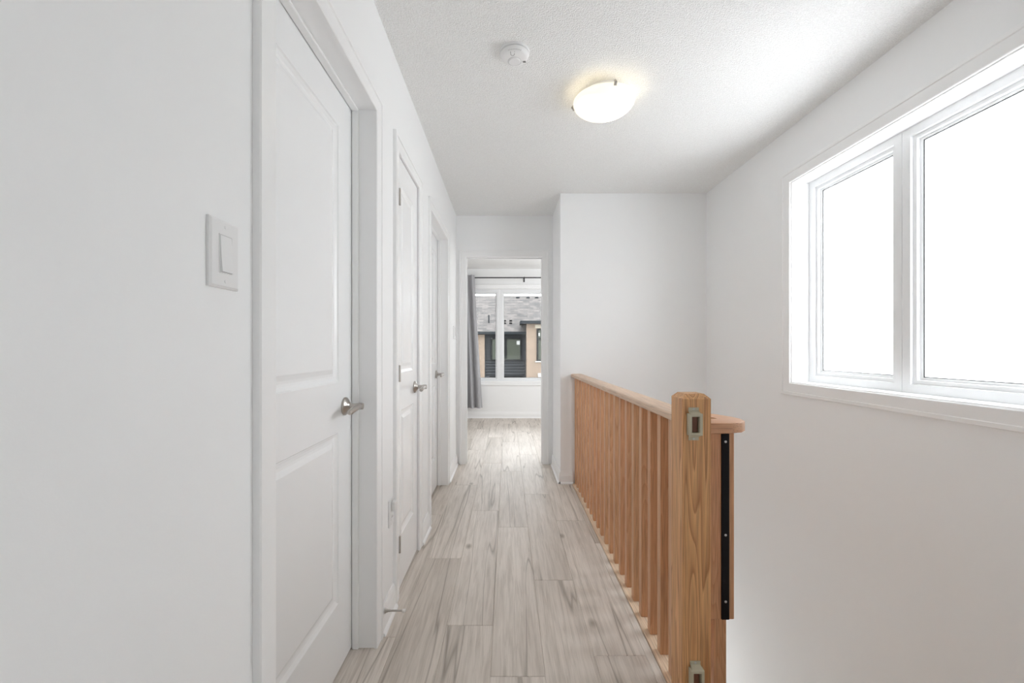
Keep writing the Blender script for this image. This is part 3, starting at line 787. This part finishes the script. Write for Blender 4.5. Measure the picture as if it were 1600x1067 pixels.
def ceiling_light(x, y, label):
    r = empty('ceiling_light', (x, y, H)); tag(r, label, 'ceiling light')
    obj('base_pan', lathe(BM(), (0, 0, 0), (0, 0, -1), [(0, .098), (.018, .095), (.022, .085), (.022, 0)], 40), 'white_plastic', r, smooth=35)
    prof = []
    R_, D_, zr = .155, .070, .045
    outer = [(zr+D_*math.sin(t)**1.0*1., R_*math.cos(t)) for t in [math.pi/2*k/14 for k in range(15)]]
    outer[-1] = (zr+D_, 0.)
    b = BM(); lathe(b, (0, 0, 0), (0, 0, -1), outer, 56, cap=False)
    obj('glass_bowl', b, 'opal_glow', r, smooth=60)
    obj('spill_baffle', lathe(BM(), (0, 0, -.042), (0, 0, -1), [(0, .0), (0, .132), (.0035, .132), (.006, .128), (.006, 0)], 48), 'white_plastic', r, smooth=35)  # unseen disc added to limit the bowl's glow spilling onto the ceiling
    for an in (-83, 161, 39):
        a = math.radians(an); c_, s_ = math.cos(a), math.sin(a)
        b = BM(); tube(b, [(c_*.145, s_*.145, -.030), (c_*.154, s_*.154, -.034), (c_*.161, s_*.161, -.046), (c_*.153, s_*.153, -.060)], [.003, .004, .007, .007], 10)
        obj('clip', b, 'nickel', r, smooth=50)
    return r
ceiling_light(LX, LY, 'lit frosted bowl ceiling light above the hallway')

# curtain and rod
rr_ = empty('curtain_rod', (0, 6.71, 2.28)); tag(rr_, 'thin black curtain rod above the bedroom window', 'curtain rod')
obj('rod', tube(BM(), [(-1.15, 0, 0), (1.05, 0, 0)], .0095, 12), 'rod_dark', rr_, smooth=40)
for xb_ in (-1.02, .27, .98):
    b = BM(); bx(b, xb_-.006, xb_+.006, -.004, .099, -.032, -.022); bx(b, xb_-.011, xb_+.011, .094, .0995, -.055, .012); bx(b, xb_-.006, xb_+.006, -.006, .006, -.03, .014)
    obj('bracket', b, 'rod_dark', rr_)
for s, xe in ((-1, -1.15), (1, 1.05)):
    obj('finial', lathe(BM(), (xe, 0, 0), (s, 0, 0), [(0, .011), (.008, .018), (.02, .022), (.034, .016), (.04, 0)], 16), 'rod_dark', rr_, smooth=50)
def curtain():
    b = BM(); nu, nv = 90, 16; z_t, z_b = 2.315, .185
    grid = []
    for j in range(nv+1):
        f = j/nv; z = z_t+(z_b-z_t)*f
        xl = -1.0+.02*f; xr = -.530+.125*f**1.1
        row = []
        for i in range(nu+1):
            u = i/nu; amp = .020+.022*f
            ph = u*2*math.pi*5.2+.5*math.sin(3*f+u*4)
            row.append(b.verts.new((xl+(xr-xl)*u, 6.662+amp*math.sin(ph)+.006*math.sin(ph*2.3+f*3), z)))
        grid.append(row)
    for j in range(nv):
        for i in range(nu): b.faces.new((grid[j][i], grid[j][i+1], grid[j+1][i+1], grid[j+1][i]))
    bmesh.ops.recalc_face_normals(b, faces=b.faces)
    bmesh.ops.solidify(b, geom=b.faces[:], thickness=.002)
    o = obj('curtain', b, 'curtain_grey', smooth=70)
    return tag(o, 'gathered grey curtain hanging left of the bedroom window', 'curtain')
curtain()

# ================================================================== OUTSIDE
b = BM(); bx(b, -60, 60, 7.6, 90, -3.3, -3.05); 
tag(obj('ground', b, 'ground_mix'), 'grey ground outside the bedroom window', 'ground', kind='structure')
house = empty('neighbour_house', (0, 27, -3.05)); tag(house, 'tan brick and grey siding house outside the bedroom window', 'house')
HM = Matrix.Translation((0, -27, 3.05))
def hp(nm, b, m, par=house, label=None, sm=None):
    bmesh.ops.transform(b, matrix=HM, verts=b.verts); o = obj(nm, b, m, par, smooth=sm)
    if label: o['label'] = label
    return o
def PX(px, Y): return (px-VPX)*Y/F
def PZ(py, Y): return CAMZ+(VPY-py)*Y/F
G = -3.05
xs0, xs1 = PX(757.5, 27), PX(823, 27)
hp('wall', bx(BM(), xs0-.05, 8, 27.12, 35, G, 2.2), 'siding_grey', label='dark grey recessed wall')
hp('wall', bx(BM(), -7, xs0, 26.8, 35, G, 2.2), 'brick_tan', label='tan brick wall')
hp('wall', bx(BM(), PX(823, 25.8), 6.4, 25.8, 27.1, G, 2.85), 'brick_tan', label='projecting tan brick bay')
b = BM(); zz = G+.1                                               # clapboards
while zz < 2.1:
    extrude_poly(b, [(xs0, 27.119, zz), (xs0, 26.99, zz), (xs0, 27.11, zz+.185), (xs0, 27.119, zz+.185)], (xs1-xs0, 0, 0)); zz += .187
tag(hp('clapboards', b, 'siding_grey'), kind='stuff')
def uvbox(o, sx, sy):
    me = o.data; uv = me.uv_layers.new(name='UVMap')
    for p in me.polygons:
        n = p.normal; t = Vector((0, 0, 1)).cross(n)
        t = t.normalized() if t.length > 1e-4 else Vector((1, 0, 0)); s = n.cross(t)
        for li in p.loop_indices:
            c = me.vertices[me.loops[li].vertex_index].co; uv.data[li].uv = (c.dot(t)*sx, c.dot(s)*sy)
ye, ze = 26.45, PZ(518.5, 26.45); yr = 31.5; zr = PZ(462, 31.5)
b = BM(); extrude_poly(b, [(-7.5, ye, ze-.12), (-7.5, ye, ze), (-7.5, yr, zr), (-7.5, 36.5, ze), (-7.5, 36.5, ze-.12)], (16, 0, 0))
roof = hp('roof', b, 'shingles'); uvbox(roof, 1, 1)
hp('gutter', bx(BM(), -7.5, xs1+.3, ye-.11, ye, ze-.14, ze+.01), 'fascia_dark', roof)
hp('soffit', bx(BM(), -7.5, xs1, ye, 27.12, ze-.16, ze-.121), 'fascia_dark', roof)
yb0 = 25.4; zb0 = PZ(501, yb0); xb0 = PX(814.5, yb0)
b = BM(); base = [b.verts.new(p) for p in ((xb0, yb0, zb0), (xb0+6.2, yb0, zb0), (xb0+6.2, 31.6, zb0), (xb0, 31.6, zb0))]
lo_ = [b.verts.new(v.co-Vector((0, 0, .13))) for v in base]
ap = b.verts.new((xb0+3.1, 28.5, zb0+1.83))
for k in range(4):
    b.faces.new((base[k], base[(k+1)%4], ap)); b.faces.new((lo_[k], lo_[(k+1)%4], base[(k+1)%4], base[k]))
b.faces.new(lo_)
r2 = hp('roof', b, 'shingles', label='hipped shingle roof of the brick bay'); uvbox(r2, 1, 1)
hp('gutter', bx(BM(), xb0-.06, xb0+6.2, yb0-.12, yb0-.001, zb0-.19, zb0), 'fascia_dark', r2)
hp('gutter', bx(BM(), xb0-.06, xb0-.001, yb0, 27.0, zb0-.19, zb0), 'fascia_dark', r2)
hp('downspout', bx(BM(), xs1-.11, xs1-.03, 26.98, 27.055, G, 2.1), 'fascia_dark')
def house_window(x0, x1, z0, z1, y, bars, lintel=False):
    f = hp('window', ring_frame(BM(), (0, y, 0), (1, 0, 0), (0, 0, 1), (0, -1, 0), x0+.09, x1-.09, z0+.09, z1-.09, [(0, -.03), (0, .05), (.09, .06), (.09, -.03)]), 'frame_black')
    hp('pane', bx(BM(), x0+.05, x1-.05, y+.0, y+.02, z0+.05, z1-.05), 'far_pane', f)
    for (a, c, d, e) in bars: hp('bar', bx(BM(), a, c, y-.045, y+.0, d, e), 'frame_black', f)
    if lintel:
        hp('lintel', bx(BM(), x0-.10, x1+.1, y-.05, y+.03, z1+.03, z1+.25), 'lintel_cream', f)
        hp('window_sill', bx(BM(), x0-.08, x1+.08, y-.08, y+.03, z0-.07, z0-.001), 'house_white', f)
    return f
y = 26.985
f = house_window(PX(767, y), PX(815, y), PZ(563.5, y), PZ(528, y), y, [(PX(788.5, y), PX(792, y), PZ(560, y), PZ(530, y))])
hp('sticker', bx(BM(), PX(807.3, y), PX(812.3, y), y-.012, y-.006, PZ(538.5, y), PZ(532.5, y)), 'house_white', f)
house_window(PX(765, y), PX(818, y), PZ(625, y), PZ(587.5, y), y, [(PX(790, y), PX(792.5, y), PZ(623, y), PZ(589, y))])
y = 25.78
f = house_window(PX(838.5, y), PX(875, y), PZ(564, y), PZ(513.5, y), y, [(PX(840, y), PX(873, y), PZ(531, y), PZ(528, y))], True)
hp('sticker', bx(BM(), PX(841.5, y), PX(843.5, y), y-.012, y-.006, PZ(525, y), PZ(520, y)), 'house_white', f)
hp('wall_lamp', bx(BM(), PX(840.5, y), PX(845, y), y-.14, y+.01, PZ(589, y), PZ(583, y), .02), 'house_white')
def on_roof(px, py):
    # distance where the view ray meets the main roof plane
    k = (VPY-py)/F; s = (zr-ze)/(yr-ye); Y = (ze-s*ye-CAMZ)/(k-s); return PX(px, Y), Y, CAMZ+k*Y
for px, py in ((809, 465.2), (825, 465.2), (838.5, 465.2)):
    x_, y_, z_ = on_roof(px, py); hp('roof_vent', bx(BM(), x_-.12, x_+.12, y_-.1, y_+.2, z_-.1, z_+.06, .01), 'fascia_dark', roof)
for px, py in ((798, 501.6), (798, 505.3), (788.5, 501.6), (788.5, 505.3)):
    x_, y_, z_ = on_roof(px, py); hp('roof_vent', bx(BM(), x_-.085, x_+.085, y_-.08, y_+.12, z_-.08, z_+.07, .01), 'frame_black', roof)
x_, y_, z_ = on_roof(763.8, 504)
hp('vent_pipe', lathe(BM(), (x_, y_, z_-.1), (0, 0, 1), [(0, .045), (.58, .045), (.6, .04), (.6, 0)], 14), 'fascia_dark', roof, sm=40)
